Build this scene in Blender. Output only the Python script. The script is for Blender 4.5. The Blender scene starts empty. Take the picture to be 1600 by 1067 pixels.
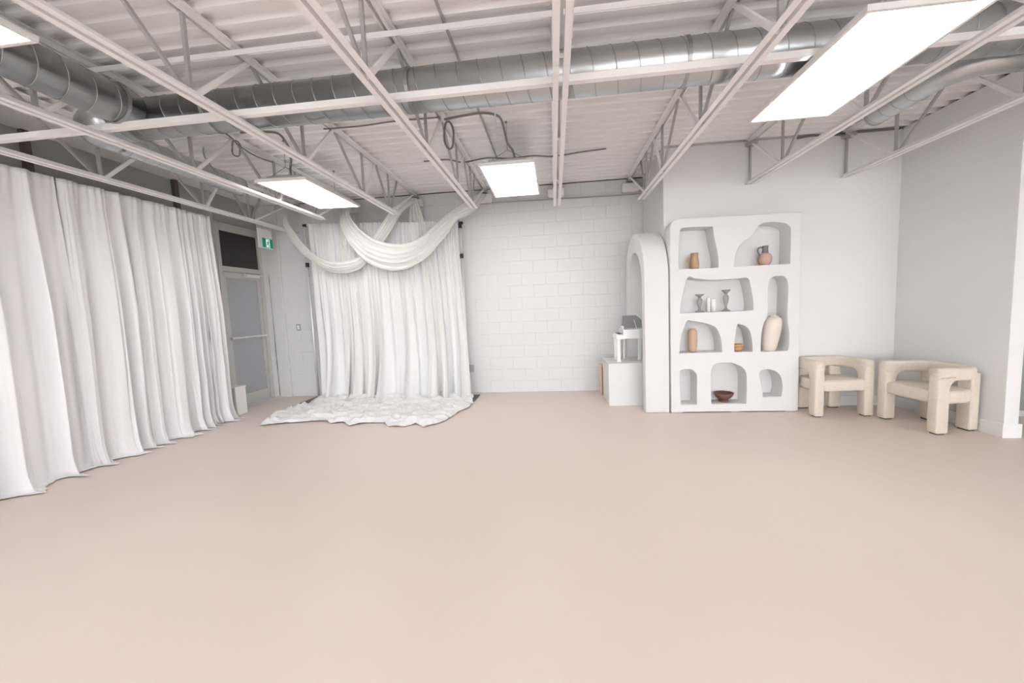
import bpy, bmesh, math, random
from mathutils import Vector, Matrix, noise
random.seed(4)
S = bpy.context.scene
C = S.collection
PI = math.pi

# ------------------------------------------------------------------ camera
cam_d = bpy.data.cameras.new('camera')
cam_d.sensor_width = 36.0
cam_d.lens = 612.44 / 1600 * 36.0
cam_d.clip_start = 0.02
cam = bpy.data.objects.new('camera', cam_d)
C.objects.link(cam)
fw = Vector((-0.10933318, 0.9901375, -0.08760127))
rt = Vector((0.99346396, 0.1059407, -0.04249611))
up = Vector((0.03279646, 0.09167494, 0.99524876))
m = Matrix((rt, up, -fw)).transposed().to_4x4()
m.translation = Vector((0, 0, 1.45))
cam.matrix_world = m
S.camera = cam
# ------------------------------------------------------------------ world, exposure
w = bpy.data.worlds.new('world'); S.world = w
w.use_nodes = True
w.node_tree.nodes['Background'].inputs[0].default_value = (0.93, 0.96, 1.0, 1)
w.node_tree.nodes['Background'].inputs[1].default_value = 6.2
S.view_settings.view_transform = 'Standard'
S.view_settings.look = 'None'
S.view_settings.gamma = 1.0
S.view_settings.use_curve_mapping = False
S.view_settings.exposure = 0.88
PANEL_STRENGTH = 5.6

# ------------------------------------------------------------------ materials
MATS = {}
def mat(name, col, rough=0.6, metal=0.0, bump=0.0, bscale=80.0, var=0.0, vscale=4.0, emit=None,
        spec=None, trans=0.0, transl=0.0, sheen=0.0, detail=4.0):
    if name in MATS: return MATS[name]
    mt = bpy.data.materials.new(name); mt.use_nodes = True
    nt = mt.node_tree; b = nt.nodes['Principled BSDF']
    b.inputs['Base Color'].default_value = (*col, 1)
    b.inputs['Roughness'].default_value = rough
    b.inputs['Metallic'].default_value = metal
    if spec is not None: b.inputs['Specular IOR Level'].default_value = spec
    if trans: b.inputs['Transmission Weight'].default_value = trans
    if sheen: b.inputs['Sheen Weight'].default_value = sheen
    tc = nt.nodes.new('ShaderNodeTexCoord')
    if var:
        n = nt.nodes.new('ShaderNodeTexNoise'); n.inputs['Scale'].default_value = vscale
        n.inputs['Detail'].default_value = detail
        r = nt.nodes.new('ShaderNodeMix'); r.data_type = 'RGBA'
        r.inputs[6].default_value = (*[c * (1 - var) for c in col], 1)
        r.inputs[7].default_value = (*[min(1, c * (1 + var)) for c in col], 1)
        nt.links.new(tc.outputs['Object'], n.inputs['Vector'])
        nt.links.new(n.outputs['Fac'], r.inputs[0]); nt.links.new(r.outputs[2], b.inputs['Base Color'])
    if bump:
        n2 = nt.nodes.new('ShaderNodeTexNoise'); n2.inputs['Scale'].default_value = bscale
        n2.inputs['Detail'].default_value = 3
        bp = nt.nodes.new('ShaderNodeBump'); bp.inputs['Strength'].default_value = bump
        bp.inputs['Distance'].default_value = 0.01
        nt.links.new(tc.outputs['Object'], n2.inputs['Vector'])
        nt.links.new(n2.outputs['Fac'], bp.inputs['Height']); nt.links.new(bp.outputs['Normal'], b.inputs['Normal'])
    if emit:
        b.inputs['Emission Color'].default_value = (*emit[0], 1); b.inputs['Emission Strength'].default_value = emit[1]
    if transl:
        t = nt.nodes.new('ShaderNodeBsdfTranslucent'); t.inputs['Color'].default_value = (*col, 1)
        mx = nt.nodes.new('ShaderNodeMixShader'); mx.inputs[0].default_value = transl
        out = nt.nodes['Material Output']
        nt.links.new(b.outputs[0], mx.inputs[1]); nt.links.new(t.outputs[0], mx.inputs[2])
        nt.links.new(mx.outputs[0], out.inputs['Surface'])
    MATS[name] = mt
    return mt
M_floor = mat('floor_epoxy', (0.74, 0.635, 0.58), 0.42, var=0.035, vscale=0.7, bump=0.015, bscale=30, spec=0.35)
M_block = mat('block_paint', (0.735, 0.74, 0.745), 0.55, bump=0.12, bscale=60, var=0.015, vscale=3)
M_dry = mat('drywall_paint', (0.82, 0.81, 0.808), 0.7, bump=0.02, bscale=90)
M_trim = mat('trim_paint', (0.86, 0.845, 0.84), 0.45)
M_deck = mat('deck_paint', (0.955, 0.94, 0.935), 0.6, var=0.03, vscale=3)
M_steel = mat('joist_paint', (0.93, 0.91, 0.905), 0.75, spec=.15, var=0.03, vscale=6)
M_web = mat('web_grey', (0.44, 0.43, 0.425), 0.5, var=0.10, vscale=5)  # plain grey, darker than the joist chords
M_galv = mat('galvanised', (0.56, 0.58, 0.59), 0.32, metal=1.0, var=0.08, vscale=14, bump=0.02, bscale=5)
M_seam = mat('seam_metal', (0.42, 0.43, 0.44), 0.4, metal=1.0)
M_alu = mat('aluminium', (0.62, 0.62, 0.60), 0.45, metal=0.35)
M_bronze = mat('dark_mullion', (0.13, 0.09, 0.085), 0.5)
M_film = mat('window_film', (0.42, 0.425, 0.42), 0.5, var=0.10, vscale=1.5)
M_dglass = mat('frosted_glass', (0.43, 0.45, 0.475), 0.35, var=0.05, vscale=2.0)
M_black = mat('black_panel', (0.035, 0.034, 0.034), 0.35)
M_plastic = mat('black_plastic', (0.02, 0.02, 0.02), 0.45)
M_cloth = mat('curtain_cloth', (0.92, 0.905, 0.925), 0.85, transl=0.08, bump=0.05, bscale=120, sheen=0.1)
M_white_dr = mat('drape_white', (0.86, 0.86, 0.865), 0.85, transl=0.08, bump=0.04, bscale=90)
M_ivory_dr = mat('drape_ivory', (0.865, 0.855, 0.83), 0.8, transl=0.1)
M_swag = mat('swag_chiffon', (0.92, 0.905, 0.88), 0.75, transl=0.12)
M_plaster = mat('plaster', (0.775, 0.77, 0.77), 0.75, bump=0.10, bscale=14, var=0.01)
M_boucle = mat('boucle', (0.78, 0.70, 0.60), 0.95, bump=0.6, bscale=160, var=0.10, vscale=45, sheen=0.2)
M_wood = mat('raw_wood', (0.66, 0.47, 0.31), 0.6, var=0.15, vscale=9)
M_lit = mat('panel_diffuser', (0.9, 0.9, 0.9), 0.5, emit=((1.0, 0.985, 0.97), PANEL_STRENGTH))
M_frame = mat('panel_frame', (0.82, 0.80, 0.79), 0.4)
M_tray = mat('panel_back', (0.45, 0.45, 0.45), 0.45, metal=0.4)
M_cond = mat('flex_conduit', (0.25, 0.24, 0.235), 0.5, metal=0.5)
M_chrome = mat('chrome_pole', (0.80, 0.80, 0.81), 0.35, metal=0.25)
M_green = mat('sign_green', (0.0, 0.14, 0.075), 0.4, emit=((0.0, 0.30, 0.16), 0.25))
M_signw = mat('sign_white', (0.82, 0.86, 0.84), 0.4, emit=((0.8, 1.0, 0.93), 0.35))
M_navy = mat('sign_figure', (0.02, 0.07, 0.12), 0.4)
M_acry = mat('sign_housing', (0.90, 0.90, 0.90), 0.35)
M_plate = mat('steel_plate', (0.12, 0.12, 0.125), 0.5, metal=0.4)
M_gloss = mat('piano_white', (0.90, 0.90, 0.90), 0.15)
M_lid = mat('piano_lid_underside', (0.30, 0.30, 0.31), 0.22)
M_stain = mat('peeling_paint', (0.42, 0.34, 0.27), 0.85, var=0.5, vscale=30)
M_glass = mat('grey_glass', (0.30, 0.33, 0.33), 0.15)

M_pave = mat('pavement', (0.55, 0.54, 0.52), 0.9, var=.08)
M_clear = bpy.data.materials.new('clear_pane'); M_clear.use_nodes = True
_n = M_clear.node_tree; _n.nodes.remove(_n.nodes['Principled BSDF'])
_a = _n.nodes.new('ShaderNodeBsdfTransparent'); _g = _n.nodes.new('ShaderNodeBsdfGlossy'); _g.inputs['Roughness'].default_value = .02
_m = _n.nodes.new('ShaderNodeMixShader'); _m.inputs[0].default_value = .06
_n.links.new(_a.outputs[0], _m.inputs[1]); _n.links.new(_g.outputs[0], _m.inputs[2]); _n.links.new(_m.outputs[0], _n.nodes['Material Output'].inputs['Surface'])

# ------------------------------------------------------------------ helpers
def obj(name, bm, material, parent=None, smooth=False, loc=None, bevel=None):
    me = bpy.data.meshes.new(name)
    bmesh.ops.recalc_face_normals(bm, faces=bm.faces)
    bm.to_mesh(me); bm.free()
    if smooth:
        for p in me.polygons: p.use_smooth = True
    o = bpy.data.objects.new(name, me); C.objects.link(o)
    ms = material if isinstance(material, (list, tuple)) else [material]
    for q in ms: me.materials.append(q)
    if parent: o.parent = parent
    if loc: o.location = loc
    if bevel:
        md = o.modifiers.new('bevel', 'BEVEL'); md.width = bevel; md.segments = 2; md.limit_method = 'ANGLE'
    return o
def meobj(name, me, parent=None, loc=None):
    o = bpy.data.objects.new(name, me); C.objects.link(o)
    if parent: o.parent = parent
    if loc: o.location = loc
    return o
def tag(o, label, cat, group=None, kind=None):
    o['label'] = label; o['category'] = cat
    if group: o['group'] = group
    if kind: o['kind'] = kind
    return o
def thing(name, label, cat, loc=(0, 0, 0), rz=0, group=None):
    o = bpy.data.objects.new(name, None); C.objects.link(o)
    o.empty_display_size = 0.1
    o.location = loc; o.rotation_euler = (0, 0, rz)
    return tag(o, label, cat, group)
def struct(o, label=None, cat=None):
    o['kind'] = 'structure'
    if label: o['label'] = label
    if cat: o['category'] = cat
    return o
def B(bm, x0, x1, y0, y1, z0, z1):
    v = [bm.verts.new(p) for p in [(x0, y0, z0), (x1, y0, z0), (x1, y1, z0), (x0, y1, z0),
                                    (x0, y0, z1), (x1, y0, z1), (x1, y1, z1), (x0, y1, z1)]]
    for f in [(0, 3, 2, 1), (4, 5, 6, 7), (0, 1, 5, 4), (1, 2, 6, 5), (2, 3, 7, 6), (3, 0, 4, 7)]:
        bm.faces.new([v[i] for i in f])
def box(x0, x1, y0, y1, z0, z1):
    bm = bmesh.new(); B(bm, x0, x1, y0, y1, z0, z1); return bm
def rbox(x0, x1, y0, y1, z0, z1, r, seg=3):
    bm = box(x0, x1, y0, y1, z0, z1)
    bmesh.ops.bevel(bm, geom=list(bm.edges), offset=r, segments=seg, profile=0.5, affect='EDGES')
    return bm
def smooth_path(pts, n=6):
    P = [Vector(p) for p in pts]; out = []
    for i in range(len(P) - 1):
        p0 = P[max(i - 1, 0)]; p1 = P[i]; p2 = P[i + 1]; p3 = P[min(i + 2, len(P) - 1)]
        for k in range(n):
            t = k / n
            out.append(0.5 * ((2 * p1) + (-p0 + p2) * t + (2 * p0 - 5 * p1 + 4 * p2 - p3) * t * t + (-p0 + 3 * p1 - 3 * p2 + p3) * t ** 3))
    out.append(P[-1]); return out
def tube(bm, pts, r, seg=8, caps=True):
    """round tube along a polyline; r a number or a list"""
    P = [Vector(p) for p in pts]; rings = []
    ref = None
    for i, p in enumerate(P):
        t = (P[min(i + 1, len(P) - 1)] - P[max(i - 1, 0)]).normalized()
        if ref is None:
            ref = Vector((0, 0, 1)) if abs(t.z) < 0.9 else Vector((1, 0, 0))
        a = (ref - t * ref.dot(t)).normalized(); b = t.cross(a); ref = a
        rr = r[i] if isinstance(r, (list, tuple)) else r
        rings.append([bm.verts.new(p + a * math.cos(2 * PI * k / seg) * rr + b * math.sin(2 * PI * k / seg) * rr) for k in range(seg)])
    for i in range(len(rings) - 1):
        for k in range(seg):
            bm.faces.new([rings[i][k], rings[i][(k + 1) % seg], rings[i + 1][(k + 1) % seg], rings[i + 1][k]])
    if caps:
        bm.faces.new(rings[0][::-1]); bm.faces.new(rings[-1])
    return bm
def tubeo(name, pts, r, material, parent=None, seg=8, n=6, smooth=True):
    pp = smooth_path(pts, n) if n > 1 else pts
    return obj(name, tube(bmesh.new(), pp, r, seg), material, parent, smooth)
def lathe(profile, seg=28, cx=0, cy=0, cz=0, lean=(0, 0)):
    bm = bmesh.new(); rings = []
    for r, z in profile:
        ox, oy = lean[0] * z, lean[1] * z
        if r < 1e-4: rings.append([bm.verts.new((cx + ox, cy + oy, cz + z))])
        else: rings.append([bm.verts.new((cx + ox + r * math.cos(2 * PI * k / seg), cy + oy + r * math.sin(2 * PI * k / seg), cz + z)) for k in range(seg)])
    for a, b in zip(rings[:-1], rings[1:]):
        for k in range(seg):
            k2 = (k + 1) % seg
            if len(a) == 1 and len(b) == 1: continue
            if len(a) == 1: bm.faces.new([a[0], b[k], b[k2]])
            elif len(b) == 1: bm.faces.new([a[k], a[k2], b[0]])
            else: bm.faces.new([a[k], a[k2], b[k2], b[k]])
    return bm
def bar(bm, p, q, w, d, side=Vector((1, 0, 0))):
    """straight rectangular bar from p to q, width w along side, depth d across"""
    p = Vector(p); q = Vector(q); t = (q - p).normalized()
    s = (side - t * side.dot(t)).normalized() * w / 2; n = t.cross(s).normalized() * d / 2
    v = [bm.verts.new(c + a * s + b * n) for c in (p, q) for a, b in ((-1, -1), (1, -1), (1, 1), (-1, 1))]
    for f in [(3, 2, 1, 0), (4, 5, 6, 7), (0, 1, 5, 4), (1, 2, 6, 5), (2, 3, 7, 6), (3, 0, 4, 7)]:
        bm.faces.new([v[i] for i in f])
def interp(pts, t):
    """polyline by arc length"""
    L = [0]
    for a, b in zip(pts[:-1], pts[1:]): L.append(L[-1] + (Vector(b) - Vector(a)).length)
    s = t * L[-1]
    for i in range(len(pts) - 1):
        if s <= L[i + 1] or i == len(pts) - 2:
            k = (s - L[i]) / max(L[i + 1] - L[i], 1e-9)
            return Vector(pts[i]).lerp(Vector(pts[i + 1]), k)

# ================================================================== SETTING
XL, D, D2, XS, XR, H = -5.12, 6.57, 5.41, 1.455, 4.25, 3.40
YB, XF = -8.0, 8.0
struct(obj('floor', box(XL - .3, XF + .3, YB - .2, D + .3, -0.1, 0), M_floor), 'smooth pinkish beige painted concrete floor', 'floor')

# ribbed steel roof deck: ceiling slab with deck sheets hung under it
ceil = struct(obj('ceiling', box(XL - .3, XF + .3, YB - .2, D + .3, H + .045, H + .12), M_deck), 'white ribbed steel roof deck', 'ceiling')
def deck_mesh():
    bm = bmesh.new(); prof = []
    p = 0.1524
    for k in range(6):
        y = k * p
        prof += [(y, .04), (y + .088, .04), (y + .1, 0), (y + .14, 0)]
    prof.append((6 * p, .04))
    prof.append((6 * p, .028))   # side lap lip
    vs = [[bm.verts.new((x, y, z)) for y, z in prof] for x in (XL - .2, 1.3, XF + .2)]
    for a, b in zip(vs[:-1], vs[1:]):
        for i in range(len(prof) - 1): bm.faces.new([a[i], a[i + 1], b[i + 1], b[i]])
    me = bpy.data.meshes.new('deck_sheet'); bm.to_mesh(me); bm.free(); me.materials.append(M_deck); return me
dm = deck_mesh()
for k in range(17):
    meobj('deck_sheet', dm, ceil, (0, D - (k + 1) * .9144 + .02, H))

# back wall of painted concrete blocks
wb = struct(obj('wall_back', box(XL - .2, XS + .15, D, D + .2, 0, 3.386), M_block), 'white painted concrete block wall', 'wall')
obj('gap_shade_strip', box(XL - .2, XS + .15, D + .1, D + .2, 3.386, H + .05), M_bronze, wb)  # dark colour stands in for the shaded gap above the blocks; stops outside light
def block_mesh(wd, hg=.2):
    bm = box(0.003, wd - 0.003, -0.004, 0.02, 0.003, hg - .003)
    fe = [e for e in bm.edges if all(v.co.y < 0 for v in e.verts)]
    bmesh.ops.bevel(bm, geom=fe, offset=.003, segments=1, affect='EDGES')
    me = bpy.data.meshes.new('block'); bm.to_mesh(me); bm.free(); me.materials.append(M_block); return me
full, half, full_t, half_t = block_mesh(.4), block_mesh(.2), block_mesh(.4, .186), block_mesh(.2, .186)
for r in range(17):
    x = XL + (0.2 if r % 2 else 0)
    fm, hm = (full_t, half_t) if r == 16 else (full, half)
    if r % 2: meobj('block', hm, wb, (XL, D, r * .2))
    while x < XS - .05:
        wdt = fm if x + .4 <= XS + .02 else hm
        meobj('block', wdt, wb, (x, D, r * .2)); x += .4
# drywall: return, wall behind the shelf, right stub wall
struct(obj('wall_return', box(XS, XS + .1, D2 + .12, D, 0, H - .002), M_dry), 'short white drywall return beside the block wall', 'wall')
struct(obj('wall_alcove', box(XS, XR + .125, D2, D2 + .12, 0, H - .012), M_dry), 'white drywall behind the niche shelf', 'wall')
wr = struct(obj('wall_right', box(XR, XR + .125, 4.15, D2, 0, H - .002), M_dry, bevel=.004), 'white stub wall behind the right armchair', 'wall')
obj('gap_shade_strip', box(XR + .06, XR + .11, 4.15, D2, H - .002, H + .046), M_bronze, wr)  # dark strip paints in the shade of the deck flutes over the wall
struct(obj('wall_right_far', box(XF, XF + .2, YB, D, 0, H + .05), M_dry), 'far right drywall', 'wall')
struct(obj('wall_back_right', box(XS + .15, XF + .2, D, D + .2, 0, H + .05), M_dry), 'drywall beyond the stub wall', 'wall')
# unseen windows added behind the viewer so daylight lifts the ceiling
bm = bmesh.new()
B(bm, XL - .2, XF + .2, YB - .2, YB, 0, .25); B(bm, XL - .2, XF + .2, YB - .2, YB, 3.0, H + .05)
WX = [(XL + .25 + k * 2.58, XL + .25 + k * 2.58 + 2.36) for k in range(5)]
xs = [XL - .2] + [q for w_ in WX for q in w_] + [XF + .2]
for a_, b_ in zip(xs[::2], xs[1::2]): B(bm, a_, b_, YB - .2, YB, .25, 3.0)
struct(obj('wall_front', bm, M_dry), 'white wall behind the viewer with added window openings', 'wall')
for k, (a_, b_) in enumerate(WX):
    wn = struct(thing('window_%d' % (k + 1), 'large clear window added behind the viewer to let in daylight', 'window', (a_, YB - .1, .25)))
    w_ = b_ - a_; bm = bmesh.new()
    B(bm, 0, w_, -.03, .03, 0, .06); B(bm, 0, w_, -.03, .03, 2.69, 2.75); B(bm, 0, .06, -.03, .03, .06, 2.69); B(bm, w_ - .06, w_, -.03, .03, .06, 2.69)
    obj('window_frame', bm, M_alu, wn); obj('pane', box(.06, w_ - .06, -.005, .005, .06, 2.69), M_clear, wn)
struct(obj('ground_outside', box(-40, 40, -45, YB - .2, -.15, -.02), M_pave), 'pale pavement outside the added windows', 'ground')
bb = bmesh.new(); B(bb, 2.99, XR - .022, D2 - .022, D2, 0, .135)
struct(obj('baseboard_alcove', bb, M_trim, bevel=.004), 'white baseboard behind the armchairs', 'baseboard')
bb = bmesh.new(); B(bb, XR - .022, XR, 4.134, D2, 0, .135); B(bb, XR, XR + .141, 4.134, 4.15, 0, .135); B(bb, XR + .125, XR + .141, 4.15, D2, 0, .135)
struct(obj('baseboard_right', bb, M_trim), 'white baseboard round the stub wall', 'baseboard')

# left wall: storefront glazing
wl = struct(obj('wall_left', box(XL - .2, XL - .06, YB, D, 0, H + .05), M_film), 'grey glazed storefront wall', 'wall')
ys = [5.555, 5.05] + [3.5 - 1.57 * k for k in range(8)]
for i, y in enumerate(ys):
    obj('mullion', box(XL - .06, XL + .01, y - .03, y + .03, 0, H), M_bronze if i not in (0,) else M_alu, wl)
for a, b in zip(ys[1:], ys[:-1]):
    obj('transom_bar', box(XL - .06, XL, a + .03, b - .03, 2.24, 2.3), M_alu, wl)
    obj('pane', box(XL - .06, XL - .04, a + .03, b - .03, 2.3, H), M_film, wl)
    obj('pane', box(XL - .06, XL - .04, a + .03, b - .03, .1, 2.24), M_dglass, wl)
    obj('sill_bar', box(XL - .06, XL, a + .03, b - .03, 0, .1), M_alu, wl)
struct(obj('trim_1', box(XL - .06, XL + .42, YB, D - .02, H - .012, H - .002), M_steel), 'flat closure plate along the left wall under the deck', 'trim')
pier = struct(obj('wall_left_pier', box(XL - .06, -4.77, 6.512, D - .006, 0, H - .015), M_block, bevel=.01), 'white painted pier between door and block wall', 'wall')
bm = bmesh.new(); pr = []
for k in range(49):
    z = .02 + k * .046; wv = .004 + .02 * max(0, noise.noise(Vector((0, z * 5.0, 3)))) + (.012 if .5 < z < 1.2 else 0) * (.5 + noise.noise(Vector((z * 9, 0, 1))))
    pr.append([bm.verts.new((-4.99 + .01 * noise.noise(Vector((z * 3, 1, 1))) + q * max(.003, wv), 6.508, z)) for q in (-.5, .5)])
for p_, q_ in zip(pr[:-1], pr[1:]): bm.faces.new([p_[0], p_[1], q_[1], q_[0]])
bmesh.ops.solidify(bm, geom=list(bm.faces), thickness=.003)
obj('peeled_edge', bm, M_stain, pier)

# exit door and transom
dr = struct(thing('door_1', 'grey aluminium exit door with frosted glass and dark transom', 'door', (XL, 0, 0)))
for n, a in (('jamb', (-.06, .03, 5.585, 5.655, 0, 2.95)), ('jamb', (-.06, .03, 6.445, 6.51, 0, 2.95)),
             ('head', (-.06, .03, 5.655, 6.445, 2.2, 2.28)), ('head', (-.06, .03, 5.655, 6.445, 2.83, 2.95)),
             ('threshold', (-.06, .05, 5.655, 6.445, 0, .02))):
    obj(n, box(*a), M_alu, dr, bevel=.004)
obj('transom_panel', box(-.05, -.01, 5.655, 6.445, 2.28, 2.83), M_black, dr)
obj('upper_panel', box(-.05, -.02, 5.585, 6.51, 2.95, H), M_film, dr)
bm = bmesh.new()
B(bm, -.045, 0, 5.66, 5.725, .02, 2.195); B(bm, -.045, 0, 6.38, 6.44, .02, 2.195)
B(bm, -.045, 0, 5.725, 6.38, .02, .2); B(bm, -.045, 0, 5.725, 6.38, 2.10, 2.195)
leaf = obj('door_leaf', bm, M_alu, dr)
obj('glass', box(-.03, -.015, 5.725, 6.38, .2, 2.10), M_dglass, leaf)
bm = bmesh.new(); tube(bm, [(.05, 5.68, 1.14), (.05, 6.43, 1.14)], .014); B(bm, 0, .05, 5.68, 5.70, 1.12, 1.16); B(bm, 0, .05, 6.41, 6.43, 1.12, 1.16)
obj('push_bar', bm, M_frame, leaf)
bm = bmesh.new(); B(bm, .0, .06, 6.1, 6.38, 2.13, 2.18); B(bm, .06, .08, 6.0, 6.43, 2.165, 2.18)
obj('door_closer', bm, M_frame, leaf)

# ================================================================== ROOF STEEL
JX = [-4.38, -3.378, -2.24, -1.075, .09, 1.25, 2.5, 3.61, 4.85, 6.05, 7.25]
JEND = [6.5, 5.66, 5.64, 5.62, 5.82, 5.78, 5.405, 5.405, 6.4, 6.4, 6.4]
JLAB = ['white steel roof joist just above the window curtains', 'white steel roof joist running left of the left-hand light panel',
        'white steel roof joist running right of the left-hand light panel', 'white steel roof joist left of the centre light panel',
        'white steel roof joist running straight up the middle of the ceiling', 'white steel roof joist ending above the arch',
        'white steel roof joist passing right of the biggest light panel', 'white steel roof joist nearest the right stub wall',
        'white steel roof joist just right of the stub wall', 'white steel roof joist in the far right bay', 'white steel roof joist against the far right wall']
ZB = 2.862; ZT = H - .002; Y0 = YB + .05
def angle_pair(y0, y1, top):
    bm = bmesh.new()
    for s in (-1, 1):
        a, b = sorted((s * .013, s * .052)); c, d = sorted((s * .013, s * .018))
        if top:
            B(bm, a, b, y0, y1, ZT - .005, ZT); B(bm, c, d, y0, y1, ZT - .042, ZT - .005)
        else:
            B(bm, a, b, y0, y1, ZB, ZB + .005); B(bm, c, d, y0, y1, ZB + .005, ZB + .042)
    return bm
BN = [3.53 + 1.145 * k for k in range(-9, 2)]      # bottom panel points
for j, (jx, je, jl) in enumerate(zip(JX, JEND, JLAB)):
    wall = D2 if 2.0 < jx < 4.2 else D
    t = thing('roof_joist', jl, 'joist', (jx, 0, 0), 0, 'roof joists')
    obj('top_chord', angle_pair(Y0, wall - .005, True), M_steel, t)
    obj('bottom_chord', angle_pair(Y0, je, False), M_steel, t)
    nodes = [y for y in BN] + [min(5.43, wall - .2)]
    if wall == D2: nodes = [y for y in BN]
    zt, zb = ZT - .02, ZB + .02
    for i, y in enumerate(nodes):
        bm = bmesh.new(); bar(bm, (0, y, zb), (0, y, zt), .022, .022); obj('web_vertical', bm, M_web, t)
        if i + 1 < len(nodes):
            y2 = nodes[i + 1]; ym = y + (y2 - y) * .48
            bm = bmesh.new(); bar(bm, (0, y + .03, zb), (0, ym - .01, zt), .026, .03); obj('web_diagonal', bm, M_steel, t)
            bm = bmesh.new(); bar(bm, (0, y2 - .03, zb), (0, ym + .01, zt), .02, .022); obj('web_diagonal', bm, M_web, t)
    ye = nodes[-1]
    if wall == D:
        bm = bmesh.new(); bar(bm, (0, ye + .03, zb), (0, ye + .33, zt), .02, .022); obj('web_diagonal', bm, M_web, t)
        bm = bmesh.new(); bar(bm, (0, ye + .08, zb), (0, wall - .1, zt), .022, .022); obj('web_diagonal', bm, M_steel, t)
    else:
        bm = bmesh.new(); bar(bm, (0, ye + .04, zb), (0, D2 - .03, zt), .022, .022); obj('web_diagonal', bm, M_steel, t)
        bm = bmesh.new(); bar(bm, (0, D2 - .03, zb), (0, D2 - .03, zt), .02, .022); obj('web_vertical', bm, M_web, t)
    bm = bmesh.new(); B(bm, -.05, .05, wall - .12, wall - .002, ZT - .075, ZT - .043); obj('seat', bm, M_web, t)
# bridging bars
bm = bmesh.new(); B(bm, XL + .02, XF - .1, 2.74, 2.785, 2.906, 2.91); B(bm, XL + .02, XF - .1, 2.74, 2.745, 2.91, 2.95)
tag(obj('bridging_bar', bm, M_steel), 'long white steel bar crossing on top of the joists\' lower chords', 'steel bar')
bm = bmesh.new(); B(bm, XL + .02, XF - .1, 2.73, 2.775, 3.344, 3.348); B(bm, XL + .02, XF - .1, 2.73, 2.735, 3.31, 3.344)
tag(obj('bridging_bar', bm, M_steel), 'long white steel bar crossing high up just under the roof deck', 'steel bar')
# bearing caps on the block wall
for jx, lb in ((-3.378, 'white bearing pad behind the left-hand swag tie'), (-2.24, 'cream bearing pad above the middle of the draped backdrop'), (-1.075, 'white bearing pad beside the centre light panel'),
               (.09, 'white bearing pad on block wall under the middle joist'), (1.25, 'white bearing pad on block wall beside the drywall return')):
    tag(obj('bearing_pad', rbox(jx - .135, jx + .135, D - .13, D - .004, 3.165, 3.30, .03), M_trim if jx != -2.24 else M_ivory_dr, smooth=False), lb, 'bearing pad', 'bearing pads')

# ================================================================== DUCTS
def arc(c, r, a0, a1, n=10):
    return [Vector((c[0] + r * math.cos(a0 + (a1 - a0) * k / n), c[1] + r * math.sin(a0 + (a1 - a0) * k / n), c[2])) for k in range(n + 1)]
def helix(bm, p, q, r, pitch, wire=.004, seg=20):
    p = Vector(p); q = Vector(q); t = (q - p).normalized(); L = (q - p).length
    a = Vector((0, 0, 1)); b = t.cross(a); n = int(L / pitch * seg); pts = []
    for i in range(n + 1):
        an = 2 * PI * i / seg
        pts.append(p + t * (L * i / n) + (a * math.cos(an) + b * math.sin(an)) * r)
    tube(bm, pts, wire, 5)
    return bm
def collar(name, p, t, r, parent, wdt=.012):
    p = Vector(p); t = Vector(t)
    return obj(name, tube(bmesh.new(), [p - t * wdt, p + t * wdt], r, 28), M_seam, parent)
DY, DZ, DR = 3.0, 3.09, .149
t = thing('ventilation_duct', 'large galvanised spiral duct crossing the room under the deck', 'duct', (0, DY, DZ))
obj('pipe', tube(bmesh.new(), [(-3.45, 0, 0), (6.2, 0, 0)], DR, 32), M_galv, t, True)
obj('seam', helix(bmesh.new(), (-3.45, 0, 0), (6.2, 0, 0), DR, .155), M_seam, t, True)
for x in (-3.3, -2.62, -1.0, .95, 2.05, 3.4): collar('collar', (x, 0, 0), (1, 0, 0), DR + .006, t)
# elbow and small branch at the left
el = [Vector((-3.45, 0, 0))] + arc((-3.62, .24, 0), .24, -PI / 2, -PI, 10) + [Vector((-3.86, .3, 0))]
n = len(el)
obj('elbow', tube(bmesh.new(), el, [DR - (DR - .105) * i / (n - 1) for i in range(n)], 28), M_galv, t, True)
t = thing('branch_duct', 'small galvanised branch duct with open end above the curtains', 'duct', (-3.86, 3.3, DZ))
obj('pipe', tube(bmesh.new(), [(0, 0, 0), (0, 1.38, 0)], .105, 28, False), M_galv, t, True)
obj('seam', helix(bmesh.new(), (0, 0, 0), (0, 1.38, 0), .105, .13, .0035), M_seam, t, True)
collar('collar', (0, 1.37, 0), (0, 1, 0), .109, t)
obj('dark_mouth', tube(bmesh.new(), [(0, 1.3, 0), (0, 1.31, 0)], .1, 28), M_plastic, t)  # black disc inside the pipe, standing in for its unlit interior
obj('strap', tube(bmesh.new(), smooth_path([(0, .9, .3), (0, .9, .2), (.06, .9, .1), (.105, .9, .02)], 4), .008, 6), M_seam, t)
t = thing('feeder_duct', 'galvanised spiral duct in the top left corner joining the crossing duct', 'duct', (-3.19, 0, 3.08))
obj('pipe', tube(bmesh.new(), [(0, -5.6, 0), (0, 2.84, 0)], .138, 32), M_galv, t, True)
obj('seam', helix(bmesh.new(), (0, -5.6, 0), (0, 2.8, 0), .138, .155), M_seam, t, True)
collar('collar', (0, 2.72, 0), (0, 1, 0), .146, t)
t = thing('branch_duct', 'small galvanised duct bending towards the right stub wall', 'duct', (3.08, 3.42, 3.11))
pth = [Vector((2.6, 0, 0)), Vector((.3, 0, 0))] + arc((.22, .22, 0), .22, -PI / 2, -PI, 8) + [Vector((0, .3, 0)), Vector((0, .82, 0))]
obj('pipe', tube(bmesh.new(), pth, .092, 26, False), M_galv, t, True)
bm = bmesh.new(); helix(bm, (.3, 0, 0), (2.6, 0, 0), .092, .13, .0035); helix(bm, (0, .3, 0), (0, .8, 0), .092, .13, .0035)
obj('seam', bm, M_seam, t, True)
collar('collar', (0, .81, 0), (0, 1, 0), .096, t)
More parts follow.
